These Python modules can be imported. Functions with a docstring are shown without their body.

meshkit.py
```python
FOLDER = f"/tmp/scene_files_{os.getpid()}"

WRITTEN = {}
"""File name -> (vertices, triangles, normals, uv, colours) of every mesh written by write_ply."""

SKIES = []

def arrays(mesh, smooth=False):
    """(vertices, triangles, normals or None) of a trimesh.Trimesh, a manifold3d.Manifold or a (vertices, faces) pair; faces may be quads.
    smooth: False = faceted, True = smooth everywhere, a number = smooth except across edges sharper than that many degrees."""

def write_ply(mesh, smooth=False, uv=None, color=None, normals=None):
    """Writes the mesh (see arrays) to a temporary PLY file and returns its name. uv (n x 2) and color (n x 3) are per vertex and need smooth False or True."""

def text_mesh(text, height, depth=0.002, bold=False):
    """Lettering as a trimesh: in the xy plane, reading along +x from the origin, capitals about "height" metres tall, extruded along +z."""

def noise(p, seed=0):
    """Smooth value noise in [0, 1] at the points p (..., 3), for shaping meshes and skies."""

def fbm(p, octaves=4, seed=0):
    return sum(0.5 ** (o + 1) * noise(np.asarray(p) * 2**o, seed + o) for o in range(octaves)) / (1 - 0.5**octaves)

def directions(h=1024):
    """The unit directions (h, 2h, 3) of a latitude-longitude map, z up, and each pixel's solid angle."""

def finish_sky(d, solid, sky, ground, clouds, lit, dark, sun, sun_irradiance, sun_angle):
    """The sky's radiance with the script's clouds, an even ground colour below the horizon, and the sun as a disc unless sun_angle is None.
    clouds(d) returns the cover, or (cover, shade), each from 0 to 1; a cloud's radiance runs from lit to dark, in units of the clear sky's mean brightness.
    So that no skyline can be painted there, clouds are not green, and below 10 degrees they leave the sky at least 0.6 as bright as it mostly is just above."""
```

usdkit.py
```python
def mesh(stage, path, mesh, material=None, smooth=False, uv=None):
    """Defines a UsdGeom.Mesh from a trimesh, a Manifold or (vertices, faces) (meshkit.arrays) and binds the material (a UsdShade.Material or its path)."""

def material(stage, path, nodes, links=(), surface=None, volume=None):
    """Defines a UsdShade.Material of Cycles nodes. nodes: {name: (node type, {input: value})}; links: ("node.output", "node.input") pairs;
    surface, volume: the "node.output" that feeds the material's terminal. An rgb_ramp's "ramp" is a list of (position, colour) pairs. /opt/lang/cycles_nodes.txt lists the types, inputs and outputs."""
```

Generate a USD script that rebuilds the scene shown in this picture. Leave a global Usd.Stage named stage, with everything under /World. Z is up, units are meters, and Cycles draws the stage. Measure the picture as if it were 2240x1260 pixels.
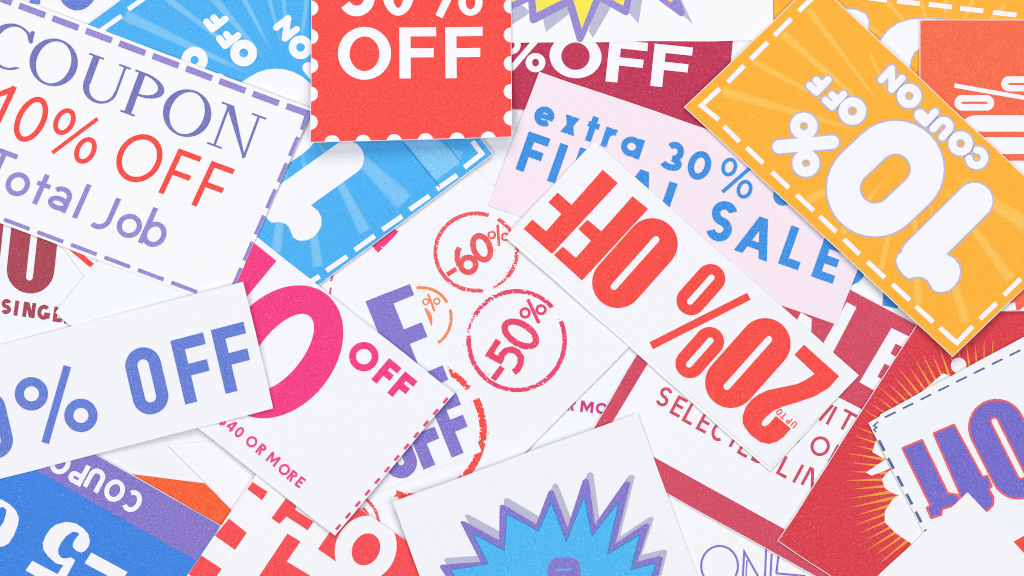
import math, random
import numpy as np, trimesh, usdkit
from pxr import Usd, UsdGeom, UsdLux, UsdShade, Gf, Sdf, Vt
from scipy.optimize import linprog
from shapely.geometry import Polygon, LineString, Point, box, MultiPolygon
from shapely import affinity
from shapely.ops import unary_union

random.seed(7); RNG = np.random.default_rng(7)
stage = Usd.Stage.CreateInMemory()
UsdGeom.SetStageUpAxis(stage, UsdGeom.Tokens.z); UsdGeom.SetStageMetersPerUnit(stage, 1.0)
UsdGeom.Xform.Define(stage, '/World'); UsdGeom.Scope.Define(stage, '/World/Looks')

# ---------------------------------------------------------------- camera, lamps, exposure
S = 0.125e-3                       # metres on the table per unit of the layout (the frame is 2240 x 1260 units = 28 x 15.75 cm)
CAM_H = 1.0
cam = UsdGeom.Camera.Define(stage, '/World/camera')
cam.AddTranslateOp().Set(Gf.Vec3d(0, 0, CAM_H))
cam.CreateHorizontalApertureAttr(36.0); cam.CreateVerticalApertureAttr(36.0*9/16)
cam.CreateFocalLengthAttr(36.0*CAM_H/(2240*S)); cam.CreateClippingRangeAttr(Gf.Vec2f(0.01, 20))
cam.CreateExposureAttr(0.0)

def softbox(name, loc, target, w, h, power, color):
    l = UsdLux.RectLight.Define(stage, '/World/'+name)
    m = Gf.Matrix4d(); m.SetLookAt(Gf.Vec3d(*loc), Gf.Vec3d(*target), Gf.Vec3d(0, 1, 0.001))
    l.AddTransformOp().Set(m.GetInverse())
    l.CreateWidthAttr(w); l.CreateHeightAttr(h); l.CreateIntensityAttr(power); l.CreateColorAttr(Gf.Vec3f(*color))
    return l
softbox('key_softbox', (-0.10, 1.05, 1.15), (0, 0, 0), 1.2, 0.8, 4.68, (1.0, 0.985, 0.97))
softbox('fill_softbox', (0.9, -0.35, 1.5), (0, 0, 0), 1.2, 1.2, 3.34, (0.97, 0.985, 1.0))
softbox('fill_softbox_001', (-0.9, -0.25, 1.5), (0, 0, 0), 1.2, 1.2, 3.34, (0.97, 0.985, 1.0))

# ---------------------------------------------------------------- materials
def lin(c, k=0.93):
    c = np.asarray(c, float)/255
    return np.clip(np.where(c <= .04045, c/12.92, ((c+.055)/1.055)**2.4)*k, 0, .95)
MATS = {}
def paper_mat(name, srgb):
    c = lin(srgb)
    n = {'g': ('geometry', {}),
         'm': ('noise_texture', {'scale': 900.0, 'detail': 4.0, 'roughness': .6}),
         'f': ('noise_texture', {'scale': 5200.0, 'detail': 2.0}),
         'r': ('rgb_ramp', {'ramp': [(0.3, tuple(c*.985)), (0.7, tuple(np.minimum(c*1.012, .95)))]}),
         'b': ('bump', {'strength': .05, 'distance': 0.00005}),
         'p': ('principled_bsdf', {'roughness': .75, 'specular_ior_level': .25})}
    l = [('g.position', 'm.vector'), ('g.position', 'f.vector'), ('m.fac', 'r.fac'), ('r.color', 'p.base_color'), ('f.fac', 'b.height'), ('b.normal', 'p.normal')]
    MATS[name] = usdkit.material(stage, '/World/Looks/'+name, n, l, surface='p.BSDF')
def ink_mat(name, srgb, grain=.24, speck=.6, alt=None):
    """printed ink: fine toner grain and pale flecks where the paper shows through"""
    c = lin(srgb); a = lin(alt) if alt is not None else np.minimum(c*(1+grain)+.02*grain/.16, .95)
    d = c*(1-grain)
    n = {'g': ('geometry', {}),
         'm': ('noise_texture', {'scale': 2500.0, 'detail': 3.0, 'roughness': .8}),
         'r': ('rgb_ramp', {'ramp': [(.32, tuple(d)), (.5, tuple(c)), (.68, tuple(a))]}),
         's': ('noise_texture', {'scale': 2300.0+117*(len(MATS)%7), 'detail': 2.0, 'roughness': .5, 'distortion': 1.4}),
         't': ('rgb_ramp', {'ramp': [(.66, (0, 0, 0)), (.73, (speck,)*3)]}),
         'x': ('mix_color', {'b': tuple(np.minimum(c*.35+.5, .9))}),
         'b': ('bump', {'strength': .15, 'distance': 0.00006}),
         'p': ('principled_bsdf', {'roughness': .6, 'specular_ior_level': .2})}
    l = [('g.position', 'm.vector'), ('g.position', 's.vector'), ('m.fac', 'r.fac'), ('s.fac', 't.fac'), ('r.color', 'x.a'), ('t.color', 'x.fac'),
         ('x.result', 'p.base_color'), ('m.fac', 'b.height'), ('b.normal', 'p.normal')]
    MATS[name] = usdkit.material(stage, '/World/Looks/'+name, n, l, surface='p.BSDF')
def soft_ray_mat(name, base, light):
    """a printed ray that melts into the ground colour at its edges (the print itself is a soft gradient)"""
    c, d = lin(base), lin(light)
    n = {'g': ('geometry', {}), 'a': ('attribute', {'attribute': 'softness'}),
         'm': ('noise_texture', {'scale': 3000.0, 'detail': 3.0, 'roughness': .7}),
         'r': ('rgb_ramp', {'ramp': [(.32, (.86,)*3), (.68, (1.1,)*3)]}),
         'k': ('mix_color', {'a': tuple(c), 'b': tuple(d)}),
         'x': ('mix_color', {'blend_type': 'multiply', 'fac': 1.0}),
         'p': ('principled_bsdf', {'roughness': .6, 'specular_ior_level': .2})}
    l = [('g.position', 'm.vector'), ('m.fac', 'r.fac'), ('a.fac', 'k.fac'), ('k.result', 'x.a'), ('r.color', 'x.b'), ('x.result', 'p.base_color')]
    MATS[name] = usdkit.material(stage, '/World/Looks/'+name, n, l, surface='p.BSDF')

paper_mat('white_paper', (245, 245, 250)); paper_mat('cool_white_paper', (244, 246, 251)); paper_mat('warm_white_paper', (248, 247, 250)); paper_mat('white_tabletop', (243, 243, 249)); paper_mat('pale_pink_paper', (247, 231, 242))
paper_mat('unprinted_white', (246, 246, 251))
for nm, c, kw in [('red_ink', (252, 73, 66), {}), ('coral_red_ink', (253, 75, 82), {}), ('scarlet_ink', (252, 72, 64), {}), ('sky_blue_ink', (70, 176, 242), {'grain': .14}),
                  ('pale_sky_ink', (128, 199, 247), {}), ('blue_line_ink', (45, 140, 215), {}),
                  ('royal_blue_ink', (55, 130, 226), {'grain': .2}), ('violet_ink', (134, 116, 202), {'alt': (165, 150, 228)}), ('purple_ink', (132, 116, 206), {'alt': (166, 152, 230), 'grain': .2}),
                  ('slate_purple_ink', (112, 115, 188), {'alt': (146, 148, 214), 'grain': .2}), ('lavender_ink', (150, 135, 212), {'alt': (176, 162, 232)}),
                  ('cornflower_ink', (98, 124, 214), {'alt': (135, 155, 232), 'grain': .2}), ('maroon_ink', (172, 66, 84), {'speck': .7, 'grain': .2}),
                  ('crimson_ink', (192, 44, 84), {'speck': .6}), ('rose_red_ink', (212, 72, 98), {'speck': .6}), ('brick_red_ink', (220, 56, 70), {'speck': .55}),
                  ('orange_ink', (251, 96, 44), {}), ('orange_red_ink', (251, 106, 70), {}), ('amber_ink', (254, 178, 50), {'grain': .1, 'speck': .3}),
                  ('ray_orange_ink', (248, 158, 52), {}), ('magenta_ink', (248, 54, 132), {}), ('pink_ink', (240, 72, 140), {'speck': .3}), ('stamp_red_ink', (240, 86, 92), {'speck': .7, 'grain': .2}),
                  ('stamp_pink_ink', (236, 66, 110), {'speck': .6, 'grain': .2}), ('stamp_orange_ink', (250, 140, 82), {}), ('bright_blue_ink', (52, 142, 228), {'alt': (90, 172, 242), 'grain': .2}),
                  ('yellow_ink', (252, 232, 84), {'grain': .08, 'speck': .2}), ('shadow_grey_ink', (188, 188, 212), {'grain': .1}), ('cyan_ink', (72, 184, 246), {'grain': .14, 'alt': (110, 206, 250)}),
                  ('deep_blue_ink', (48, 140, 200), {}), ('outline_grey_ink', (192, 184, 212), {'grain': .1}), ('slate_ink', (92, 102, 154), {'grain': .25}),
                  ('outline_red_ink', (236, 96, 108), {}), ('indigo_ink', (112, 104, 206), {'alt': (146, 138, 230), 'grain': .22}), ('rose_line_ink', (222, 110, 160), {}),
                  ('plum_ink', (214, 52, 140), {}), ('halo_pink_ink', (252, 205, 225), {'grain': .05, 'speck': 0}), ('faint_red_ink', (250, 190, 190), {'grain': .05, 'speck': 0})]:
    ink_mat(nm, c, **kw)
soft_ray_mat('amber_ray_print', (254, 178, 50), (255, 197, 88)); soft_ray_mat('sky_ray_print', (70, 176, 242), (124, 198, 247))

# ---------------------------------------------------------------- lettering drawn as outlines (local units, y up, in a w x h cell)
def ell(cx, cy, rx, ry, n=48): return Polygon([(cx+rx*math.cos(a), cy+ry*math.sin(a)) for a in np.linspace(0, 2*math.pi, n, endpoint=False)])
def arc(cx, cy, rx, ry, a0, a1, n=20): return [(cx+rx*math.cos(a), cy+ry*math.sin(a)) for a in np.radians(np.linspace(a0, a1, n))]
def rrect(x0, y0, x1, y1, r): return box(x0, y0, x1, y1).buffer(-r*.999, join_style=2).buffer(r*.999, quad_segs=10) if r > 0 else box(x0, y0, x1, y1)
def stroke(pts, t, cap='flat', join='mitre'):
    return LineString(pts).buffer(t/2, cap_style=cap, join_style=join, mitre_limit=8, quad_segs=8)
def glyph(ch, w, H, t, st='ell', tv=None):
    """st: ell = round bowls, stad = straight-sided bowls, rd = round stroke ends with round bowls"""
    tv = tv or t; h, hv = t/2, tv/2; rd = st == 'rd'; cap = 'round' if rd else 'flat'; jn = 'round' if rd else 'mitre'
    e = h if rd else 0; cx = w/2; cell = box(0, 0, w, H)
    sk = lambda p, tt=t: stroke(p, tt, cap, jn)
    u = unary_union
    def ring(x0, y0, x1, y1, t=t, tv=tv):
        if st == 'stad':
            r = min(x1-x0, y1-y0)/2
            return rrect(x0, y0, x1, y1, r).difference(rrect(x0+t, y0+tv, x1-t, y1-tv, max(r-t, min(x1-x0-2*t, y1-y0-2*tv)/2*.98)))
        return ell((x0+x1)/2, (y0+y1)/2, (x1-x0)/2, (y1-y0)/2).difference(ell((x0+x1)/2, (y0+y1)/2, (x1-x0)/2-t, (y1-y0)/2-tv))
    if ch in 'Oo0': return ring(0, 0, w, H)
    if ch == 'F': return u([sk([(h, e), (h, H-e)]), sk([(h, H-hv), (w-e, H-hv)], tv), sk([(h, H*.5), (w*.93-e, H*.5)], tv)])
    if ch == 'E': return u([sk([(h, e), (h, H-e)]), sk([(0+e, H-hv), (w-e, H-hv)], tv), sk([(h, H*.52), (w*.93-e, H*.52)], tv), sk([(0+e, hv), (w-e, hv)], tv)])
    if ch == 'L': return u([sk([(h, e), (h, H-e)]), sk([(e, hv), (w-e, hv)], tv)])
    if ch in 'Il': return sk([(cx, e), (cx, H-e)])
    if ch == 'T': return u([sk([(e, H-hv), (w-e, H-hv)], tv), sk([(cx, e), (cx, H-e)])])
    if ch == 'N': return u([sk([(h, e), (h, H-e)]), sk([(h, H-e if rd else H+t), (w-h, e if rd else -t)]).intersection(cell), sk([(w-h, e), (w-h, H-e)])])
    if ch == 'M': return u([sk([(h, e), (h, H)]), sk([(w-h, e), (w-h, H)]), sk([(h*.9, H+t*.4), (cx, H*.28), (w-h*.9, H+t*.4)]).intersection(cell)])
    if ch == 'A': return u([sk([(h*.6, -t), (cx, H*1.0), (w-h*.6, -t)]).intersection(cell), box(w*.24, H*.2, w*.76, H*.2+tv*.85)])
    if ch == 'W': return sk([(h*.6, H+t), (w*.27, h), (cx, H*.9), (w*.73, h), (w-h*.6, H+t)]).intersection(cell)
    if ch == 'x': return u([sk([(h*1.1, -t*1.2), (w-h*1.1, H+t*1.2)]), sk([(h*1.1, H+t*1.2), (w-h*1.1, -t*1.2)])]).intersection(cell)
    if ch == 'U': r = cx-h; return sk([(h, H-e)]+arc(cx, h+r, r, r, 180, 360)+[(w-h, H-e)])
    if ch == 'J': r = w-h-t*.3; return sk([(w-h, H-e)]+arc(w-h-r*.8, h+r*.8, r*.8, r*.8, 0, -115))
    if ch in 'PR':
        ht = H*.53 if ch == 'P' else H*.52; r = (ht-t)/2
        g = [sk([(h, e), (h, H-e)]), sk([(h, H-h)]+[(max(w-h-r, h), H-h)]+arc(max(w-h-r, h), H-h-r, min(r, w-t), r, 90, -90)+[(h, H-h-2*r)])]
        if ch == 'R': g.append(sk([(w*.42, H-h-2*r), (w-h*1.2, -t if not rd else e)]).intersection(cell))
        return u(g)
    if ch == 'D': r = min(w-t, H/2-h); return u([sk([(h, 0), (h, H)]), sk([(h, H-h), (w-h-r, H-h)]+arc(w-h-r, H/2, r, H/2-h, 90, -90)+[(h, h)])])
    if ch == 'S':
        rx, ry = cx-h, (H/2-h)/2+.25*h*0
        return LineString(arc(cx, H-h-ry, rx, ry, 28, 270, 26)+arc(cx, h+ry, rx, ry, 90, -152, 26)[1:]).buffer(h, cap_style=cap, join_style='round', quad_segs=6)
    if ch == 'C': return LineString(arc(cx+.06*w, H/2, cx-h+.04*w, H/2-h, 48, 312, 30)).buffer(h, cap_style=cap, join_style='round')
    if ch == 'G': return u([LineString(arc(cx, H/2, cx-h, H/2-h, 45, 330, 30)).buffer(h, cap_style=cap), sk([(w-h, H*.12), (w-h, H*.5)]), sk([(w*.55, H*.5-h), (w, H*.5-h)])])
    if ch == '1': return u([sk([(w*.65, 0), (w*.65, H)]), sk([(w*.65, H-h), (w*.08, H*.72)]).intersection(cell)])
    if ch == '3': r = H*.235; return u([LineString(arc(cx*.95, H-h-r, w*.42-h, r, 150, -90)).buffer(h, cap_style=cap), LineString(arc(cx*.95, h+(H-2*h-2*r)/2, cx-h, (H-2*h-2*r)/2, 90, -150)).buffer(h, cap_style=cap)])
    if ch == '4': return u([box(w*.62, 0, w*.62+t, H), stroke([(w*.7, H-h*.2), (h*.6, H*.27), (w, H*.27)], t*.9)]).intersection(cell)
    if ch == '5': r = H*.3; return u([stroke([(w*.92, H-h), (w*.2, H-h), (w*.14, H*.5)], t), LineString(arc(cx*.95, h+r, cx-h, r, 142, -150, 26)).buffer(h, cap_style=cap)])
    if ch == '6': r = H*.3; return u([ring(0, 0, w, H*.64), LineString([(h, H*.33)]+arc(w*.95, H*.33, w*.95-h, H*.67-h, 180, 98)).buffer(h, cap_style=cap)])
    if ch == 'e': return u([LineString(arc(cx, H/2, cx-h, H/2-h, 0, 318, 30)).buffer(h, cap_style='flat'), sk([(h, H/2), (w-h*.3, H/2)], t*.8)])
    if ch == 't': return u([sk([(w*.42, 0), (w*.42, H)]), sk([(0, H*.66), (w*.95, H*.66)], t*.9)])
    if ch == 'r': return u([sk([(h, 0), (h, H)]), LineString(arc(w*.82, H*.5, w*.82-h, H*.5-h, 165, 78)).buffer(h, cap_style='flat')])
    if ch == 'a': return u([ring(0, 0, w*.98, H), sk([(w-h, 0), (w-h, H)])])
    if ch == '@':  # double-storey a
        return u([ring(0, 0, w, H*.58), sk([(w-h, 0), (w-h, H*.62)]), LineString([(w-h, H*.55)]+arc(cx, H*.62, cx-h, H*.38-h, 0, 150)).buffer(h, cap_style='flat')])
    if ch == 'b': return u([ring(0, 0, w, H*.68), sk([(h, 0), (h, H)])])
    if ch == '$': return u([glyph('S', w, H, t, st), sk([(cx, -H*.1), (cx, H*1.1)], t*.6)])
    if ch == '-': return box(0, H/2-h, w, H/2+h)
    if ch == '%': return u([ring(0, H*.45, w*.42, H), ring(w*.58, 0, w, H*.55), stroke([(w*.18, 0), (w*.82, H)], t)])
    raise KeyError(ch)
def serif(ch, w, H, a=15.5, b=5.5):
    s = 4.2
    u = unary_union; sf = lambda x0, x1, y: box(x0, y, x1, y+s)
    if ch == 'O': return ell(w/2, H/2, w/2, H/2).difference(ell(w/2, H/2, w/2-a, H/2-5))
    if ch == 'C':
        g = ell(w*.55, H/2, w*.55, H/2).difference(ell(w*.55+3, H/2, w*.55-a*.9, H/2-5)).difference(Polygon([(w*.6, H*.5), (w*1.3, H*.93), (w*1.3, H*.2), (w*.75, H*.12)]))
        return u([g, Polygon([(w*.9, H*.98), (w*.97, H*.98), (w, H*.72), (w*.93, H*.72), (w*.82, H*.86)])])
    if ch == 'U':
        r = (w*.70)/2
        o = u([box(w*.1, H*.36, w*.1+a, H), box(w*.9-b, H*.36, w*.9, H)])
        bowl = ell(w*.5, H*.36, w*.4, H*.36).difference(ell(w*.5+a/2-b/2-1, H*.36, w*.4-(a+b)/2, H*.36-6)).intersection(box(0, -5, w, H*.37))
        return u([o, bowl, sf(0, w*.1+a+9, H-s), sf(w*.72, w, H-s)])
    if ch == 'P':
        bowl = ell(9+a, H*.73, w-9-a, H*.27).difference(ell(9+a-3, H*.73, w-9-2*a+4, H*.27-5)).intersection(box(9+a-1, 0, w, H))
        return u([box(9, 0, 9+a, H), bowl, sf(0, 18+a, 0), sf(0, 10+a, H-s)])
    if ch == 'N':
        d = Polygon([(8, H), (8+a*1.25, H), (w-14, 0), (w-14-6, -3), (w-22, 3)])
        return u([box(14, 0, 14+b, H), box(w-14-b, 0, w-14, H), d, sf(0, 34, 0), sf(w-33, w, H-s), sf(0, 20, H-s)])

def place(g, cx, cy, w, H, d, u):
    """cell centre -> layout point (cx, cy); d, u: reading and up directions (layout y runs down)"""
    return affinity.affine_transform(g, [d[0], u[0], d[1], u[1], cx-d[0]*w/2-u[0]*H/2, cy-d[1]*w/2-u[1]*H/2])
def dirs(ang, ang_up=None):
    a = math.radians(ang); d = (math.cos(a), math.sin(a))
    if ang_up is None: return d, (d[1], -d[0])
    b = math.radians(ang_up); return d, (math.cos(b), math.sin(b))

# ---------------------------------------------------------------- coupons
CARDS = []
class Card:
    def __init__(s, name, label, pts, paper='white_paper', print_bg=None, inset=1.6, lift=None, edge=36, group='printed coupons heaped on the tabletop'):
        s.name, s.label, s.poly, s.paper, s.lift, s.edge, s.group = name, label, Polygon(pts).buffer(0), paper, lift, edge, group
        rg = np.random.default_rng(len(CARDS)+11); ring = np.array(s.poly.simplify(.5).segmentize(70).exterior.coords)[:-1]
        s.poly = Polygon(ring+rg.normal(0, .55, ring.shape)).buffer(0)
        if paper == 'white_paper': s.paper = ('white_paper', 'cool_white_paper', 'warm_white_paper')[len(CARDS)%3]
        s.curl = (rg.uniform(.6, 3.2), rg.uniform(.6, 3.2)); s.off = (0, 0)
        s.prints = []; s.soft = []; CARDS.append(s)
        if print_bg: s.add('printed_ground', s.poly.buffer(-inset, join_style=2), print_bg, 1)
    def add(s, part, g, ink, level=2, label=None):
        if isinstance(g, (list, tuple)) and not hasattr(g, 'area'): g = Polygon(g)
        s.prints.append((part, g.buffer(0), ink, level, label)); return s
    def text(s, ink, ang, H, items, t, st='ell', ang_up=None, level=3, tv=None, outline=None, serifs=False):
        d, u = dirs(ang, ang_up)
        for it in items:
            ch, cx, cy, w = it[:4]; hh = it[4] if len(it) > 4 else H
            g = place(serif(ch, w, hh) if serifs else glyph(ch, w, hh, t, st, tv), cx, cy, w, hh, d, u)
            nm = 'digit' if ch in '0123456' else 'percent_sign' if ch == '%' else 'dollar_sign' if ch == '$' else 'minus_sign' if ch == '-' else 'letter'
            if outline: s.add(nm+'_outline', g.buffer(outline[1]), outline[0], level-1)
            s.add(nm, g, ink, level)
        return s
    def line(s, ink, ang, H, string, p0, p1, widths, t, st='ell', **k):
        """letters evenly from centre p0 to centre p1; widths: one number or a dict"""
        n = len(string); it = []
        for i, ch in enumerate(string):
            if ch == ' ': continue
            f = i/(n-1); it.append((ch, p0[0]+(p1[0]-p0[0])*f, p0[1]+(p1[1]-p0[1])*f, widths.get(ch, widths['*']) if isinstance(widths, dict) else widths))
        return s.text(ink, ang, H, it, t, st, **k)
    def dashes(s, ink, p0, step, n, dash, thick, level=2, part='dash', jitter=0):
        L = math.hypot(*step); ux, uy = step[0]/L, step[1]/L
        for i in range(n):
            x, y = p0[0]+step[0]*i, p0[1]+step[1]*i
            s.add(part, stroke([(x, y), (x+ux*dash, y+uy*dash)], thick), ink, level)
        return s
def Z(ox, oy, k):   # reads points off an enlarged part of the layout
    return lambda *p: [(ox+x/k, oy+y/k) for x, y in zip(p[0::2], p[1::2])]
z1, z2, z3, z4 = Z(0, 0, 3.15), Z(600, 0, 3.15), Z(1100, 0, 3.5), Z(1600, 0, 3.15)
z5, z6, z7, z8 = Z(0, 380, 3.2), Z(500, 300, 3.15), Z(1060, 300, 3.15), Z(1540, 380, 3.15)
y1, y2, y3, y4, y5 = Z(0, 600, 3.5), Z(0, 900, 3.5), Z(440, 860, 3.15), Z(480, 560, 3.5), Z(900, 900, 3.5)
y6, y7, y9 = Z(1140, 640, 3.5), Z(1400, 780, 2.626), Z(1680, 760, 2.52)
s1, s2, s3 = Z(900, 440, 2.864), Z(1880, 760, 2.864), Z(0, 1040, 5.727)

def grunge(geom, amount, seed, size=5):
    """worn rubber-stamp ink: ragged edges, bites and stray flecks"""
    r = np.random.default_rng(seed); x0, y0, x1, y1 = geom.bounds; b = geom.boundary; L = b.length
    bites = []
    for k in range(int(L/7*amount)):
        p = b.interpolate(r.random()*L); bites.append(ell(p.x+r.normal(0, 1.5), p.y+r.normal(0, 1.5), r.uniform(.6, size*.55), r.uniform(.6, size*.4), 7))
    for k in range(int(geom.area/60*amount)):
        p = b.interpolate(r.random()*L); q = (p.x+r.normal(0, 3), p.y+r.normal(0, 3)); bites.append(ell(*q, r.uniform(.4, 1.5), r.uniform(.4, 1.5), 6))
    g = geom.difference(unary_union(bites))
    fl = []
    for k in range(int(L/40*amount)):
        p = b.interpolate(r.random()*L); fl.append(ell(p.x+r.normal(0, 4), p.y+r.normal(0, 4), r.uniform(.5, 1.8), r.uniform(.5, 1.6), 6))
    return unary_union([g]+fl)
def ring_arc(cx, cy, rx, ry, a0, a1, t): return LineString(arc(cx, cy, rx, ry, a0, a1, 60)).buffer(t/2, cap_style='flat')

# design shared by the amber and sky-blue "10% OFF COUPON" tickets; T maps the amber ticket's layout to another's
def ticket(card, T, ray_mat, ink_out, dash_ink, border, rays=True, only=None):
    def add(part, g, ink, lev, out=True):
        g = T(g)
        if out and ink_out: card.add(part+'_outline', g.buffer(4), ink_out, lev-1)
        card.add(part, g, ink, lev)
    W = 'unprinted_white'
    add('digit', stroke([(1914, 412), (1959, 369.5)], 210, 'round').difference(stroke([(1914, 412), (1959, 369.5)], 67, 'round')), W, 4)
    one = unary_union([stroke([(2131, 439), (2010, 559)], 78, 'round'), Polygon(z8(1327, 600, 1345, 650, 1375, 690, 1410, 716, 1440, 707, 1475, 702, 1510, 708, 1540, 728, 1560, 760, 1580, 795, 1610, 807, 1640, 808, 1680, 797, 1715, 770, 1745, 725, 1757, 680, 1748, 630, 1720, 590, 1668, 562, 1560, 500, 1400, 520, 1340, 560)).buffer(1.5)])
    add('digit', one, W, 4)
    pc = unary_union([stroke([(1705, 321), (1821, 311)], 29, 'round')])
    r1 = ell(1759, 276, 29.5, 29.5).difference(ell(1759, 276, 9, 9)); r2 = ell(1763.5, 357, 29.5, 29.5).difference(ell(1763.5, 357, 9, 8))
    add('percent_sign', unary_union([pc, r1, r2]), W, 4)
    d, u = dirs(math.degrees(math.atan2(-.68, -.733)))
    for ch, cx, cy, w, h, t in [('O', 1865, 243, 60, 60, 20), ('F', 1826, 213, 36, 52, 15.5), ('F', 1792, 181, 36, 52, 15.5),
                                ('C', 2138, 347, 46, 50, 16), ('O', 2101, 314, 53, 53, 17), ('U', 2062, 279, 43, 48, 16), ('P', 2026, 249, 40, 48, 16), ('O', 1989, 210, 53, 53, 17), ('N', 1951, 173, 46, 48, 15)]:
        add('letter', place(glyph(ch, w, h, t, 'rd'), cx, cy, w, h, d, u), W, 4)
    for part, g in border: card.add(part, T(g), dash_ink, 3)
    if rays:
        for deg, hw in RAYS:
            card.soft.append(('light_ray', T, (1993, 318), math.radians(deg), math.radians(hw), 100, ray_mat))
RAYS = [(35, 4.6), (53.5, 2.8), (73, 2.1), (87.5, 2.3), (104, 2.2), (128, 2.6), (152, 3), (-164, 2.2), (-152, 1.6), (-139, 2.2), (-127, 1.8), (-114, 1.6), (-106, 1.5), (-92, 1.8), (-60, 2.4), (-25, 3), (12, 3)]
def rot(deg, scale, src, dst):
    def T(g):
        g = affinity.translate(g, -src[0], -src[1]); g = affinity.rotate(g, deg, origin=(0, 0)); g = affinity.scale(g, scale, scale, origin=(0, 0)); return affinity.translate(g, *dst)
    return T
same = lambda g: g
def seg(a, b, t=10.5): return stroke([a, b], t)
amber_border = []
def bracket(a, c, b, t=10.5): amber_border.append(('corner_mark', stroke([a, c, b], t)))
bracket((1575.7, 194), (1535, 231), (1573, 262)); bracket((2054, 716), (2091, 749), (2126, 713))
for a, b in [((1593, 180), (1628.6, 144)), ((1643, 130), (1680, 93)), ((1695, 78), (1732, 41)), ((1748, 25), (1783, -9)),
             ((1584, 276), (1618.6, 310)), ((1634, 323), (1670, 357)), ((1689, 376), (1726, 411)), ((1743, 426), (1780, 461)), ((1793, 473), (1829, 507)), ((1846, 523), (1880, 556)),
             ((1897, 572), (1935, 607)), ((1951, 621), (1989, 656)), ((2002, 669), (2040, 704)), ((2141.6, 697), (2178, 662.5)), ((2194, 645), (2231, 609))]:
    amber_border.append(('dash', seg(a, b)))

# ---- bottom layers first
TABLE = (-2600, -2200, 4840, 3460)

c = Card('white_coupon', 'white coupon at the top left corner showing the cut-off bottoms of a blue 10', [(-260, -330), (300, -330), (300, 150), (-260, 150)])
c.text('cornflower_ink', 3, 118, [('0', 170, -36, 92)], 27).add('digit', [(65, -110), (88, -110), (88, 10), (65, 7)], 'cornflower_ink', 3)

c = Card('white_coupon', 'white coupon whose maroon 0 and word SINGLE show at the left edge', [(-330, 400), (136, 462), (210, 560), (185, 770), (-360, 730)])
D, U = dirs(7)
m0 = lambda dx: stroke([(67+dx, 590), (80+dx, 470)], 104, 'round').difference(stroke([(64.5+dx, 606), (80+dx, 468)], 15, 'round'))
c.add('digit', m0(0), 'maroon_ink').add('digit', m0(-122), 'maroon_ink')
c.text('maroon_ink', 8, 33, [('S', 14, 670.5, 22), ('I', 36, 674, 9), ('N', 64, 678, 27), ('G', 96, 683, 28), ('L', 127, 688, 20), ('E', 152, 692, 20)], 8.5)

c = Card('white_coupon', 'white coupon with a red diagonal bar under the violet dashed coupon at the left', [(100, 490), (182, 602), (320, 640), (360, 470), (200, 400)])
c.add('printed_bar', [(120, 514), (168, 545), (206, 577), (197.5, 585), (150, 545), (100, 520)], 'scarlet_ink')

c = Card('orange_coupon', 'bright orange coupon showing as a triangle above the purple-banded blue coupon', [(90, 1009), (449, 1056), (540, 1145), (520, 1290), (200, 1240)], print_bg='orange_ink')

c = Card('white_coupon', 'white coupon with the words R MO in plum letters, under the red bordered sale card', [(1095, 840), (1420, 700), (1560, 1010), (1240, 1150)])
c.text('plum_ink', 6, 25, [('O', 1221, 882, 25), ('R', 1250, 886, 18), ('M', 1284, 890, 28), ('O', 1316, 893.5, 26), ('R', 1342, 896, 18)], 5.8)

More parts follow.
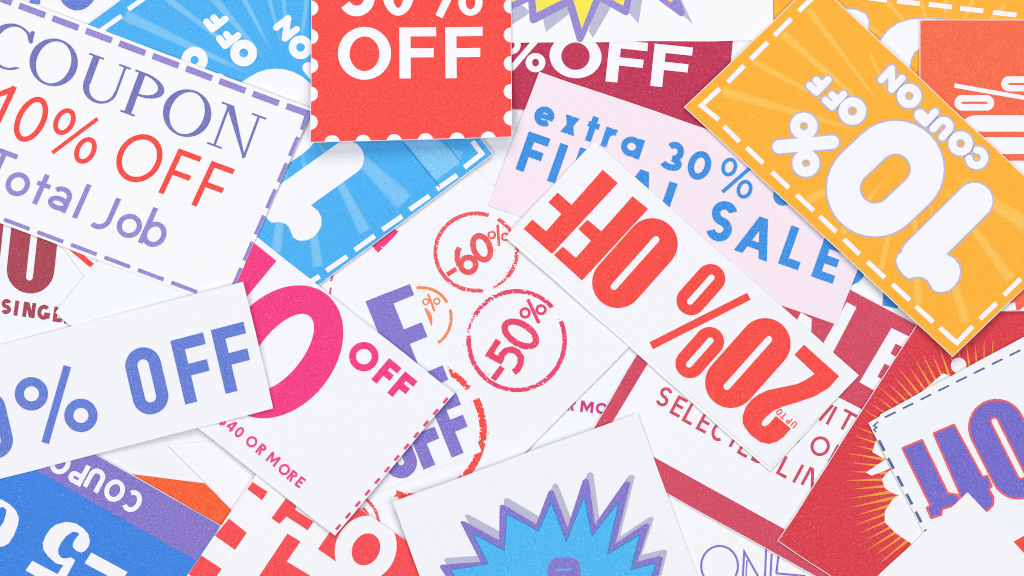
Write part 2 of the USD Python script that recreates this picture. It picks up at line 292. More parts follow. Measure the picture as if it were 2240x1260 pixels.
c = Card('white_coupon', 'white coupon printed ONE in thin outlined violet capitals at the bottom edge', [(1380, 1010), (1840, 1060), (1800, 1420), (1340, 1380)])
c.add('letter', ell(1574, 1238, 42.5, 46).difference(ell(1574, 1238, 38, 41.5)), 'purple_ink', 3)
c.add('letter', unary_union([stroke([(1623, 1290), (1628, 1207), (1672, 1285)], 4.5), stroke([(1630, 1290), (1634, 1225)], 3), stroke([(1672, 1285), (1676, 1200)], 4.5)]), 'purple_ink', 3)
c.add('letter', unary_union([stroke([(1683, 1300), (1688, 1212)], 4.5), stroke([(1698, 1254), (1703, 1214), (1760, 1222)], 4.5), stroke([(1698, 1254), (1762, 1260)], 4.5)]), 'purple_ink', 3)

W = 'unprinted_white'
c = Card('amber_ticket', 'amber yellow ticket along the top right edge, mostly under the orange-red coupon', [(1600, -90), (2420, 5), (2380, 420), (1640, 330)], print_bg='amber_ink')
for a in ((725, -30, 850, -18), (945, -14, 1070, 3), (1140, 8, 1297, 26), (1360, 30, 1520, 50), (1575, 58, 1735, 76), (1800, 86, 1963, 104), (2020, 112, 2180, 130)):
    c.add('dash', seg(*z4(*a)), 'unprinted_white', 3)
for g in (Polygon(z4(700, 60, 860, 75, 915, 100, 940, 145, 935, 205, 830, 220, 700, 140)).buffer(2),
          Polygon(z4(1000, 360, 1030, 275, 1080, 210, 1150, 160, 1230, 135, 1350, 128, 1500, 140, 1500, 300, 1300, 330, 1260, 360, 1235, 410, 1225, 480, 1100, 480))):
    c.add('digit_outline', g.buffer(3), 'outline_grey_ink', 3).add('digit', g, W, 4)
for k in range(9):
    a = math.radians(188+k*21); c.soft.append(('light_ray', same, (2064, 150), a, math.radians(2.6), 110, 'amber_ray_print'))

c = Card('crimson_coupon', 'crimson coupon reading % OFF in white beneath the yellow starburst slip', [(1000, -70), (1684, 3), (1662, 298), (970, 222)])
c.add('printed_panel', [(1000, -60), (1612, 2), (1582, 296), (970, 220)], 'crimson_ink', 1)
c.text('unprinted_white', 6, 93, [('F', 1469, 146, 84), ('F', 1371, 136, 84), ('O', 1259, 123, 114, 96)], 26, tv=18)
c.add('percent_sign', unary_union([ell(1171.5, 137, 21.5, 21).difference(ell(1171.5, 137, 7.5, 8.5)), stroke([(1118, 151), (1190, 68)], 13), ell(1118, 98, 21, 21).difference(ell(1118, 98, 8, 9))]), 'unprinted_white', 3)

c = Card('white_coupon', 'white coupon with two bright blue scraps between the pale pink slip and the amber ticket', [(1830, 530), (2060, 650), (1990, 760), (1790, 650)])
c.add('printed_patch', [(1860, 560), (1895, 585), (1888, 607), (1878, 617), (1850, 630)], 'bright_blue_ink').add('printed_patch', [(1932, 640), (1975, 660), (1962, 675), (1930, 668)], 'bright_blue_ink')

c = Card('rose_coupon', 'rose red bordered white coupon headed SALE with small capitals reading SELECTED', [(1274, 977), (1568.6, 476), (2237, 833), (1938, 1347)], print_bg='rose_red_ink')
c.add('white_panel', [(1328, 943), (1482, 688), (2108, 1010), (1942, 1282)], 'unprinted_white', 2)
A29 = 28.3
q4 = Z(1120, 630, 2)
c.add('letter', q4(1465, 62, 1507, 85, 1400, 290, 1350, 262), 'unprinted_white', 3)
c.add('letter', q4(1660, 175, 1760, 224, 1735, 272, 1678, 243, 1655, 288, 1715, 318, 1690, 362, 1630, 330, 1598, 388, 1660, 420, 1632, 475, 1520, 412), 'unprinted_white', 3)
c.add('letter', z8(668, 955, 742, 1000, 738, 1110, 640, 1010), 'unprinted_white', 3)
for row in ([('S', 1453, 868, 27), ('E', 1484.5, 889, 24), ('L', 1511, 906, 23), ('E', 1542, 924, 24), ('C', 1573, 943, 32), ('T', 1607, 958, 30), ('E', 1632, 977, 24), ('D', 1666, 994, 32)],
            [('W', 1794, 896, 46), ('I', 1819, 909, 7), ('T', 1852, 920, 32), ('S', 1742, 950, 26), ('O', 1794, 976, 42), ('R', 1833, 998, 28)],
            [('L', 1718, 1022, 25), ('I', 1746, 1036, 7), ('N', 1777, 1048, 36), ('E', 1815, 1070, 25)]):
    c.text('rose_red_ink', A29, 44, row, 6.8)

c = Card('white_slip', 'narrow blank white slip edging out beside the dollar-offer coupon, with a violet curve on it', [(509, 990), (546, 1096), (700, 1200), (760, 1080), (640, 960)])
c.add('printed_curve', ell(577, 1066, 38, 48).difference(ell(584, 1066, 34, 45)), 'purple_ink')
c = Card('white_slip', 'blank white slip whose slanting edge crosses the orange triangle', [(366, 972), (449, 1056), (510, 1119), (560, 1085), (560, 960)])

c = Card('stamp_coupon', 'white coupon with round rubber-stamp discounts of -60% in red and -50% in pink', [(1421, 712), (870, 1275), (340, 770), (896, 240)])
c.add('stamp_ring', unary_union([grunge(ring_arc(1041.4, 551.4, 89, 84.5, 120, 288, 8.5), .5, 3), grunge(ring_arc(1041.4, 551.4, 89, 84.5, 80, 122, 9), 1.3, 23), grunge(ring_arc(1041.4, 551.4, 90, 85, 302, 360, 8), .9, 24, 6), grunge(ring_arc(1041.4, 551.4, 89, 85, 0, 40, 9), 1.2, 25, 6), grunge(ring_arc(1041.4, 551.4, 89, 85, 36, 66, 6), 2.2, 26, 6)]), 'stamp_red_ink')
sc = lambda g, t: affinity.translate(affinity.scale(g, 1/2.864, 1/2.864, origin=(0, 0)), 900, 440)
oval = lambda cx, cy, a, b, th, t: affinity.rotate(ell(cx, cy, a, b), th).difference(affinity.rotate(ell(cx, cy, a-t, b-t), th))
c.add('digit', grunge(sc(unary_union([oval(356, 399, 64, 64, 0, 35), LineString([(301, 291), (287, 320), (286, 360), (300, 405)]).buffer(17, cap_style='flat')]), 0), .25, 31, 3), 'stamp_red_ink', 3)
c.add('digit', grunge(sc(oval(440, 292, 68, 96, -21.8, 36), 0), .25, 32, 3), 'stamp_red_ink', 3)
c.add('minus_sign', stroke([(978, 601), (998, 588)], 10), 'stamp_red_ink')
c.add('percent_sign', grunge(unary_union([ell(1075.6, 514, 9.5, 9.5).difference(ell(1075.6, 514, 5, 5)), ell(1105, 518, 9.5, 9.5).difference(ell(1105, 518, 5, 5)), stroke([(1088.5, 491.7), (1091.5, 538)], 6)]), .4, 9, 3), 'stamp_red_ink')
c.add('stamp_ring', unary_union([grunge(ring_arc(1130, 745, 107, 109, -172, -146, 5), 2.2, 5, 6), grunge(ring_arc(1130, 745, 105.5, 108, -150, -105, 10), 1.5, 41, 7), grunge(ring_arc(1130, 745, 105.5, 108, -106, -42, 9.5), .4, 42), grunge(ring_arc(1130, 745, 105, 108, -23, 60, 10), .45, 43), grunge(ring_arc(1130, 745, 105, 108, 58, 130, 9.5), .8, 44), grunge(ring_arc(1130, 745, 105, 108, 128, 186, 10.5), 1.2, 45, 6)]), 'stamp_pink_ink')
c.add('digit', grunge(sc(unary_union([LineString([(545, 872), (487, 962), (572, 1006)]).buffer(20, cap_style='flat', join_style='mitre'), LineString([(556, 1002), (566, 962), (592, 937), (630, 930), (664, 945), (686, 978), (682, 1020), (664, 1054), (640, 1072)]).buffer(20, cap_style='flat', join_style='round')]), 0), .25, 46, 3), 'stamp_pink_ink', 3)
c.add('digit', grunge(sc(oval(682, 832, 130, 81, 32, 41), 0), .4, 47, 4), 'stamp_pink_ink', 3)
c.add('minus_sign', stroke([(1078.5, 830), (1099, 803)], 13), 'stamp_pink_ink')
c.add('percent_sign', unary_union([ell(1148.6, 684.4, 12.5, 12.5).difference(ell(1148.6, 684.4, 6.5, 6.5)), ell(1183.5, 677.4, 12.5, 12).difference(ell(1183.5, 677.4, 6.5, 6)), stroke([(1154.5, 655), (1179, 707)], 7.5)]), 'stamp_pink_ink')
c.add('stamp_ring', grunge(unary_union([ring_arc(922, 695, 65, 66, -200, -30, 6.5), ring_arc(922, 695, 65, 66, -16, 70, 6.5)]), .4, 6, 3), 'stamp_orange_ink')
c.text('stamp_orange_ink', -35, 52, [('0', 926, 700, 42)], 9, ang_up=-112)
c.add('percent_sign', unary_union([ell(931.5, 660, 8, 8).difference(ell(931.5, 660, 4.4, 4.4)), ell(955.5, 659, 8, 8).difference(ell(955.5, 659, 4.4, 4.4)), stroke([(936.5, 643), (950.5, 681)], 5)]), 'stamp_orange_ink')
c.add('stamp_ring', grunge(unary_union([ring_arc(910, 940, 146, 146, -120, -38, 14), ring_arc(910, 940, 147, 147, -27, 108, 16)]), 1.0, 8, 7), 'red_ink')
c.add('stamp_ring', grunge(unary_union([ring_arc(755, 1150, 74, 74, -55, 10, 6.5), ring_arc(770, 1140, 38, 38, -50, -15, 5)]), .6, 10, 3), 'stamp_red_ink')
c.add('stamp_blot', grunge(Polygon([(812, 536), (827, 553), (843, 537), (858, 522), (872, 506), (860, 500), (826, 524)]), .35, 12), 'magenta_ink')
c.add('dash', stroke([(727.5, 602), (724, 615)], 4.5), 'pink_ink').add('dash', stroke([(723.5, 629), (722, 643)], 4.5), 'pink_ink')

c = Card('purple_lettered_coupon', 'white coupon with a large purple E above purple OFF, tucked behind the dollar-offer coupon', [(905, 617), (1053, 988), (700, 1128), (552, 757)])
D, U = dirs(-22.6, -112.1)
c.text('purple_ink', -22.3, 234, [('E', 848+41, 750-8, 104)], 55, tv=34, ang_up=-112)
c.text('purple_ink', -22.3, 128, [('F', 993, 930, 62), ('F', 931, 956, 62), ('O', 866, 983, 70, 130)], 28, st='stad', ang_up=-112)
c.add('percent_sign', ell(806, 1040, 24, 30).difference(ell(806, 1040, 10, 14)), 'purple_ink', 3)

# ---- sky-blue ticket
TB = rot(9.2, .975, (1865, 243), (533, 116))
c = Card('blue_ticket', 'sky blue 10% OFF ticket with light rays, under the red scalloped coupon', [(189, 54), (622, -271), (1078, 338), (699, 624), (645, 662)], print_bg='sky_blue_ink')
sky = []
sky.append(('corner_mark', stroke(z1(840, 110, 705, 205, 740, 245), 10)))
sky.append(('dash', seg(*z1(885, 65, 1000, -15)))); sky.append(('dash', seg(*z1(1050, -50, 1160, -130))))
sky.append(('corner_mark', stroke(z6(1680, 30, 1745, 115, 1625, 210), 11)))
for a in ((1435, 360, 1575, 262), (1248, 500, 1385, 405), (1060, 638, 1197, 545), (870, 778, 1008, 680), (675, 920, 818, 822), (575, 990, 628, 958)): sky.append(('dash', seg(*z6(*a), 11)))
ticket(c, TB, 'sky_ray_print', None, 'unprinted_white', [])
for p, g in sky: c.add(p, g, 'unprinted_white', 3)
c.add('tint_panel', z6(1130, 0, 1430, 0, 1595, 175, 1430, 300, 1205, 20), 'pale_sky_ink', 2).add('fold_line', stroke(z6(1195, 30, 1460, 350), 2.2), 'blue_line_ink', 3).add('fold_line', stroke(z6(1480, 18, 1600, 172), 1.8), 'blue_line_ink', 3)

# ---- right side, lower
c = Card('scarlet_ray_coupon', 'brick red coupon with a burst of thin orange rays around white lettering', [(1701, 1184), (2132, 510), (2673, 870), (2242, 1543)], print_bg='brick_red_ink')
RC = (2154, 1044)
for k in range(95):
    a = math.radians(360/95*k+.6); r1 = 300+8*math.sin(k*2.3); r0 = 150; ca, sa = math.cos(a), math.sin(a); wd = 3.3
    p = lambda r, o: (RC[0]+ca*r-sa*o, RC[1]+sa*r+ca*o)
    c.add('ray', [p(r0, -wd*.7), p(r0+70, -wd), p(r1, 0), p(r0+70, wd), p(r0, wd*.7)], 'ray_orange_ink', 2)
c.add('dot', ell(2096.7, 799.5, 17, 17), 'unprinted_white', 3)
c.add('letter', s2(380, 285, 525, 162, 580, 185, 640, 230, 520, 330), 'unprinted_white', 3).add('letter', s2(40, 783, 165, 700, 240, 690, 240, 740, 75, 803), 'unprinted_white', 3)
c.add('letter', Polygon(s2(165, 830, 200, 790, 260, 770, 330, 840, 330, 900, 235, 900, 180, 870)).buffer(8), 'unprinted_white', 3)
c.add('letter', Polygon(s2(110, 590, 160, 580, 260, 640, 260, 690, 150, 685, 90, 650)).buffer(3), 'unprinted_white', 3)
c.add('letter', Polygon(s2(290, 910, 400, 900, 480, 1200, 340, 1225, 230, 1150, 170, 1090, 170, 1030, 215, 960)).buffer(4), 'unprinted_white', 3)

c = Card('orange_red_coupon', 'orange-red coupon with white sideways 0% at the right edge', [(2011.5, 43), (2420, 43), (2420, 680), (2011.5, 680)], print_bg='orange_red_ink')
c.add('percent_sign', unary_union([rrect(2088, 208, 2175, 242, 17).difference(rrect(2103.5, 222.5, 2160.5, 227.5, 2.4)), stroke(z4(1538, 590, 2100, 688), 9.5), rrect(2190.5, 167, 2278, 200, 16.5).difference(rrect(2206, 181.5, 2262, 186, 2.2))]), W, 3)
c.add('digit', rrect(2096, 252, 2330, 337, 40).difference(rrect(2128, 288, 2300, 300, 6)), W, 3)
c.add('digit', Polygon(z4(1870, 1108, 2140, 1108, 2140, 1500, 1870, 1500)), W, 3)
c.add('letter', z8(2040, 900, 2140, 885, 2148, 935, 2040, 945), W, 3).add('letter', z8(2180, 930, 2230, 890, 2230, 944, 2172, 944), W, 3)

# ---- top middle
c = Card('starburst_coupon', 'white coupon at the top with a yellow starburst outlined in purple', [(1020, -170), (1688, -175), (1691.5, 88.5), (1018, 95)])
gy = [(60, 60, 60, 195, 175, 120, 205, 90, 150, 40), (300, 110, 330, 245, 500, 110, 520, 0, 400, 0), (690, 20, 660, 240, 690, 288, 830, 50, 830, 0), (900, 20, 1038, 180, 1065, 0, 950, 0), (1330, 0, 1370, 110, 1455, 185, 1362, -10)]
for g in gy: c.add('starburst_shadow', z3(*g), 'shadow_grey_ink', 2)
pu = Polygon(z3(-120, 60, 60, 78, 70, 72, 195, 12, 205, 150, 212, 172, 232, 180, 262, 168, 492, 48, 565, 300, 578, 320, 600, 322, 615, 305, 745, 8, 920, 108, 945, 118, 965, 105, 985, -20, 1165, -20, 1355, 122, 1375, 126, 1392, 105, 1390, 90, 1350, -20, 1350, -400, -120, -400))
c.add('starburst_outline', pu, 'lavender_ink', 3)
c.add('starburst', z3(-120, 20, 60, 20, 245, -60, 258, 98, 500, -25, 540, 0, 604, 222, 692, 0, 720, -60, 828, -5, 922, 44, 945, -60, 1180, -60, 1285, 20, 1312, -10, 1300, -400, -120, -400), 'yellow_ink', 4)

# ---- pale pink slip
c = Card('pale_pink_coupon', 'pale pink coupon reading extra 30% off FINAL SALE in blue', [(1180, 157), (1941, 418), (1830, 709), (1068, 450)], paper='pale_pink_paper')
B = 'bright_blue_ink'
c.text(B, 18.5, 44, [('e', 1191, 255, 44, 44), ('x', 1247, 274, 46, 40), ('t', 1297, 283, 27, 56), ('r', 1333, 302, 27, 44), ('a', 1382, 321, 47, 44)], 13.5)
c.text(B, 19, 64, [('3', 1473, 342, 50), ('0', 1530, 362, 50)], 14)
c.add('percent_sign', unary_union([place(glyph('0', 34, 42, 8), 1595, 365.5, 34, 42, *dirs(19)), place(glyph('0', 34, 42, 8), 1628.5, 414, 34, 42, *dirs(19)), stroke([(1640, 368), (1580, 420)], 8)]), B, 3)
c.text(B, 19, 44, [('o', 1713, 428, 44)], 13.5)
c.text(B, 19.5, 88, [('F', 1166, 337, 50), ('I', 1220, 357, 19), ('N', 1285, 374, 64), ('A', 1396, 415, 82), ('L', 1473, 446, 48), ('S', 1579, 484, 56, 90), ('A', 1656, 518, 80), ('L', 1738, 542, 46), ('E', 1812, 571, 50)], 18.5)

# ---- left stack
c = Card('blue_banded_coupon', 'royal blue coupon with a purple band reading COUPON upside down, bottom left corner', [(-300, 705), (484.5, 1149), (300, 1476), (-480, 1040)], print_bg='royal_blue_ink')
c.add('printed_band', [(-295, 710), (482, 1149), (428, 1225), (-330, 797)], 'violet_ink', 2)
c.text(W, 208.5, 50, [('C', 291, 1097, 38), ('O', 251, 1073, 44), ('U', 209, 1049, 37), ('P', 172, 1035, 34), ('O', 132, 1013, 44)], 10.5)
c.add('digit', Polygon(s3(320, 1190, 405, 1068, 720, 1235, 795, 1125, 700, 1100, 600, 1010, 545, 930, 535, 850, 570, 760, 630, 670, 700, 615, 830, 580, 950, 600, 1050, 665, 1110, 740, 1128, 830, 1110, 890, 1065, 945, 1020, 965, 960, 945, 915, 900, 912, 860, 940, 800, 995, 735, 970, 712, 910, 705, 830, 760, 760, 850, 728, 930, 735, 990, 770, 1030, 820, 1040, 890, 1025, 940, 1060, 920, 1110, 760, 1400, 700, 1400)), W, 3)
c.add('digit', Polygon(s3(-200, 330, -60, 290, 30, 305, 120, 360, 200, 440, 237, 530, 225, 620, 180, 740, 110, 850, 50, 885, -60, 910, -250, 800)).difference(Polygon(s3(-120, 480, -30, 410, 40, 394, 80, 430, 75, 490, 40, 590, -20, 680, -100, 760))), W, 3)
c.add('minus_sign', s3(1060, 1100, 1145, 965, 1600, 1210, 1510, 1340), W, 3)

c = Card('red_sign_coupon', 'white coupon with bold red blocks, red letters and a white O at the bottom edge', [(600, 981), (387, 1290), (760, 1545), (1060, 1310), (900, 1190)])
R = 'coral_red_ink'
for q in (y2(1935, 540, 2050, 615, 2008, 680, 1895, 595), y2(1755, 820, 1890, 928, 1800, 1060, 1645, 950), y2(1540, 1100, 1698, 1205, 1600, 1350, 1435, 1240)): c.add('border_block', q, R, 2)
c.add('letter', y3(485, 862, 585, 725, 655, 775, 650, 805, 775, 885, 735, 945, 590, 850, 540, 900), R, 2)
c.add('letter', y3(595, 968, 685, 1022, 590, 1160, 760, 1262, 700, 1360, 400, 1290, 400, 1260), R, 2)
c.add('printed_panel', [(695.6, 1201), (722, 1163), (784, 1110), (1010, 1250), (940, 1400), (860, 1330), (735, 1228)], R, 2)
c.add('letter', affinity.rotate(ell(800, 1200, 66, 74), 28), W, 3).add('letter_counter', affinity.rotate(ell(800.5, 1201.5, 29.5, 36.5), 28), R, 4)

c = Card('dollar_coupon', 'white coupon with huge pink 0 OFF and $40 OR MORE, pink dashes along one edge', [(993.5, 860), (733, 1171), (160, 722), (420, 406)])
c.add('digit', affinity.rotate(ell(615, 769.5, 118, 160, 64), 38.4).difference(affinity.rotate(ell(615, 770, 46, 100, 64), 38.4)), 'magenta_ink', 3)
c.add('digit', [(530, 511), (604.5, 571), (470, 734), (385, 670)], 'magenta_ink', 3)
c.text('magenta_ink', 39.5, 61, [('O', 795.7, 780, 64, 64), ('F', 845, 817.5, 35), ('F', 880, 846.5, 35)], 15, ang_up=-50)
c.text('pink_ink', 38.5, 25, [('$', 490, 919, 16), ('4', 507, 931, 17), ('0', 524, 945, 17), ('O', 551, 966, 24), ('R', 572, 983, 16), ('M', 598, 1004, 25), ('O', 622.5, 1026.5, 24), ('R', 640, 1041, 16), ('E', 657, 1054, 14)], 5)
c.dashes('pink_ink', (979, 870), (-21.25, 25.1), 13, 15, 6)

c = Card('white_slip', 'blank white slip with thin pink dashes along its short left edge, under the COUPON card', [(121, 684), (216, 565), (330, 440), (470, 560), (420, 780), (150, 710)])
for a, b in (((205, 578), (215.5, 567)), ((183, 604), (194, 592.5)), ((161.5, 630), (173, 618)), ((140, 655), (151, 642.5)), ((124, 675), (131, 667))): c.add('dash', stroke([a, b], 2.8), 'rose_line_ink')

c = Card('dashed_coupon', 'white coupon reading COUPON 10% OFF Total Job inside a violet dashed border', [(683.5, 239), (494, 674), (-346, 357), (-160, -78)])
L = 'lavender_ink'
c.dashes(L, (190.5-73*4-2.5, 60.3-27.5*4+7.2), (73, 27.5), 10, 61, 14)
c.add('corner_mark', [(629, 225.5), (681.5, 244), (667, 286.5), (656, 282.5), (666, 254), (624, 239)], L, 2)
c.dashes(L, (652, 300), (-24.8, 57.2), 6, 45, 9.5)
c.dashes(L, (9-73.2*2, 480-27.6*2), (73.2, 27.55), 8, 60, 8.5)
c.dashes(L, (-310, 290), (20, -50), 2, 40, 9)
c.text('slate_purple_ink', 20.4, 100, [('O', 117.5, 136.5, 106, 104), ('O', 409.5, 247.6, 106, 104)], 19, serifs=True)
D, U = dirs(20.4)
def at(a, b): return (263.5+D[0]*a+U[0]*b, 244+D[1]*a+U[1]*b)
c.text('slate_purple_ink', 20.4, 98, [('P', *at(37, 49), 76), ('U', *at(-59.5, 48), 97), ('C', *at(-279, 49), 92, 102), ('N', *at(253, 49), 103)], 19, serifs=True)
c.text('scarlet_ink', 20.2, 106, [('1', 3, 235, 44), ('0', 68, 261, 64), ('O', 305, 346, 96, 110), ('F', 394, 382, 54), ('F', 466, 409, 54)], 12, ang_up=-65)
c.add('percent_sign', unary_union([place(glyph('0', 45, 62, 10.5), 141, 266, 45, 62, *dirs(20.2, -65)), place(glyph('0', 45, 62, 10.5), 187, 329, 45, 62, *dirs(20.2, -65)), stroke(z1(672, 818, 360, 1053), 8.5)]), 'scarlet_ink', 3)
TJ = 'lavender_ink'
c.text(TJ, 20.4, 95, [('T', -6, 372, 58)], 11, ang_up=-66)
c.text(TJ, 20.4, 54, [('o', 39, 403, 52), ('t', 92, 415, 32, 70), ('@', 132, 434, 46), ('o', 283, 494, 54), ], 11, ang_up=-66)
c.text(TJ, 20.4, 80, [('l', 179, 440, 12), ('J', 232, 466, 36), ('b', 343, 500, 52, 84)], 11, ang_up=-66)

c = Card('blue_lettered_coupon', 'white coupon with blue 0% OFF, slanting up from the left edge', [(533, 616), (598, 893), (-330, 1134), (-395, 857)])
C = 'cornflower_ink'
c.text(C, -14.6, 143, [('O', 321.4, 833, 79, 148), ('F', 425, 806, 74), ('F', 513.5, 782.5, 74), ('0', -19, 930, 79, 148)], 27, st='stad', tv=26, ang_up=-103.2)
c.add('percent_sign', unary_union([ell(68.6, 861.5, 36.5, 36.5).difference(ell(68.6, 861.5, 16.5, 16.5)), ell(177, 908.6, 36.5, 36.5).difference(ell(177, 908.6, 16.5, 16.5)), stroke([(147.5, 801), (98.5, 969)], 17)]), C, 3)

# ---- right stack
c = Card('amber_ticket', 'amber yellow 10% OFF COUPON ticket turned upside down, whole white dashed corner showing', [(1497.5, 234.5), (1783, -42), (2369, 503), (2082.5, 780)], print_bg='amber_ink', lift=('edge', 22))
ticket(c, same, 'amber_ray_print', 'outline_grey_ink', W, amber_border)

c = Card('white_slip', 'blank white slip peeking out as a rim below the red 20% OFF coupon', [(1290, 322), (1871, 829), (1684, 1031), (1106, 519)])
c = Card('upturned_coupon', 'white coupon with bold red 20% OFF lying upside down across the middle', [(1300, 308), (1879, 820), (1683, 1022.5), (1112, 511)])
K = 'red_ink'; AK = math.degrees(math.atan2(-.665, -.747)); D, U = dirs(AK)
for pts in (z7(815, 225, 918, 318, 465, 805, 270, 632, 330, 568, 425, 650, 530, 530, 440, 450, 505, 383, 600, 468), z7(1020, 408, 1127, 495, 672, 988, 478, 812, 540, 755, 630, 832, 733, 715, 647, 633, 710, 570, 805, 650)): c.add('letter', pts, K, 3)
c.text(K, AK, 225, [('O', 1389, 575.6, 112), ('0', 1635.7, 794, 112)], 48.5, st='stad', tv=36)
c.add('percent_sign', unary_union([place(glyph('0', 64, 128, 25, 'stad', 22), 1533, 633.5, 64, 128, D, U), place(glyph('0', 64, 128, 25, 'stad', 22), 1530.5, 771, 64, 128, D, U), stroke([(1638, 648), (1424.5, 756)], 17)]), K, 3)
two = Polygon([(1758.6, 754), (1737.7, 775.7), (1782, 818), (1762, 831), (1743, 840), (1704.7, 848), (1680, 853), (1660, 862), (1643.7, 874), (1631, 890), (1624, 911), (1624.5, 925), (1630.5, 937), (1643.7, 953), (1663, 966.5), (1682, 970.8), (1701, 965), (1716, 953), (1729.5, 937), (1697, 909.5), (1680, 929), (1672, 932.5), (1666, 929), (1666.5, 922), (1676, 911), (1692, 898), (1712, 889), (1743, 880), (1781, 867), (1813, 848), (1835, 822.7)])
c.add('digit', two.buffer(2).buffer(-2), K, 3)
c.text(K, AK, 15.5, [('U', 1736.5, 928.5, 10), ('P', 1725.5, 919.5, 9), ('T', 1714, 909, 10), ('O', 1704.5, 901, 10)], 2.6, st='stad')

c = Card('purple_worded_coupon', 'white coupon with upside-down purple Off outlined in red inside a slate dashed border', [(1899, 924.5), (1924, 911.5), (1926.5, 906.5), (2420, 637), (2620, 1020), (2110, 1330), (2019, 1161)])
c.dashes('slate_ink', (1935.5, 912.8), (38.9, -19.3), 9, 26, 4)
c.dashes('slate_ink', (1922.5, 963), (20.2, 39), 6, 26, 6.2)
c.add('printed_squiggle', stroke(s2(117, 465, 88, 490, 108, 500, 90, 515, 104, 530), 3.2), 'slate_ink')
ff = unary_union([Polygon(s2(272, 632, 390, 583, 552, 915, 610, 925, 625, 975, 515, 1010, 510, 1045, 452, 1065, 425, 1005, 450, 993)).buffer(0), Polygon(s2(468, 540, 590, 487, 770, 815, 800, 808, 826, 870, 805, 885, 838, 940, 835, 985, 800, 1020, 700, 1010, 640, 960, 628, 905)).buffer(0)])
Og = stroke(s2(858, 500, 998, 775), 118, 'round').difference(stroke(s2(845, 463, 1015, 800), 19, 'round'))
for nm, g in (('letter', ff.geoms[0] if hasattr(ff, 'geoms') else ff), ('letter', ff.geoms[1] if hasattr(ff, 'geoms') else None), ('letter', Og)):
    if g is not None: c.add('letter_outline', g.buffer(3.4), 'outline_red_ink', 2).add(nm, g.buffer(-1.2), 'indigo_ink', 3)
c.add('printed_patch', [(2205, 1192), (2262, 1160), (2262, 1250), (2225, 1250)], 'scarlet_ink', 3)

c = Card('white_slip', 'blank white slip with one corner pointing up over the purple Off coupon', [(2117, 1077.5), (2360, 1339), (2100, 1560), (1858, 1316)])

c = Card('starburst_coupon', 'white coupon with a blue starburst edged in purple with grey shadow, bottom centre', [(1393.5, 904), (1620, 1520), (1080, 1712), (860.5, 1097)])
outer = y5(220, 1190, 228, 1172, 530, 1150, 378, 850, 385, 838, 408, 840, 672, 985, 676, 725, 690, 712, 712, 716, 955, 862, 1050, 612, 1070, 600, 1088, 612, 1195, 888, 1312, 528, 1335, 512, 1358, 528, 1405, 865, 1628, 545, 1655, 535, 1676, 550, 1562, 1012, 1785, 862, 1808, 858, 1822, 872, 1730, 1150, 1898, 1108, 1920, 1115, 1925, 1130, 1830, 1500, 1500, 1750, 800, 1800, 420, 1500)
inner = y5(302, 1212, 588, 1165, 470, 933, 712, 1065, 730, 782, 972, 915, 1070, 697, 1186, 995, 1322, 652, 1382, 955, 1590, 688, 1500, 1095, 1750, 942, 1680, 1212, 1868, 1162, 1790, 1470, 1480, 1700, 820, 1750, 460, 1470)
P = Polygon(outer).buffer(0)
c.add('starburst_shadow', affinity.translate(P, 9.5, -14.5), 'shadow_grey_ink', 2).add('starburst_outline', P, 'purple_ink', 3)
c.add('starburst_edge', Polygon(inner).buffer(1.6), 'deep_blue_ink', 4).add('starburst', Polygon(inner).buffer(-1.2), 'cyan_ink', 5)
G = rrect(*y5(1048, 1118)[0], *y5(1296, 1500)[0], 23).difference(rrect(*y5(1100, 1203)[0], *y5(1236, 1218)[0], 1.5))
c.add('letter', affinity.rotate(G, -2), 'purple_ink', 6)

c = Card('scalloped_coupon', 'red coupon reading 50% OFF in white with scalloped white edges, top centre', [(681, -300), (1117, -300), (1119.7, 301), (680, 313)], print_bg='red_ink', inset=1.3, lift=('bottom', 30))
card_poly = c.poly.buffer(-.4)
for y in (-45, 17.5, 80, 143.5, 206, 268): c.add('scallop', ell(680.5, y, 16, 16.5).intersection(card_poly), W, 2)
for y in (-50, 12.7, 76, 138.7, 200, 258.7): c.add('scallop', ell(1118.5, y, 17, 16.5).intersection(card_poly), W, 2)
for x, y in ((728.6, 312), (796, 311), (863.5, 309.5), (931.7, 307.5), (1000, 306), (1068, 304)): c.add('scallop', ell(x, y, 16.5, 15.5).intersection(card_poly), W, 2)
c.text(W, -.5, 112, [('F', 914, 115.3, 80.5), ('F', 1015, 114.8, 82)], 24.5, tv=20)
c.add('letter', ell(797.5, 116.5, 58, 58).difference(ell(797.5, 117.5, 32.5, 38)), W, 3)
c.add('digit', unary_union([LineString(arc(780, -5, 28, 29, -150, 150)).buffer(11.5, cap_style='flat'), stroke([(752, -30), (762, -70), (815, -70)], 22)]), W, 3)
c.add('digit', ell(871, -24, 36, 58).difference(ell(871, -24, 13, 41)), W, 3)
c.add('percent_sign', unary_union([stroke([(960, 36), (1018, -85)], 17), ell(1029, 5, 26.5, 29).difference(ell(1029, 5, 10.5, 15)), ell(955, -54, 26.5, 29).difference(ell(955, -54, 10, 15))]), W, 3)

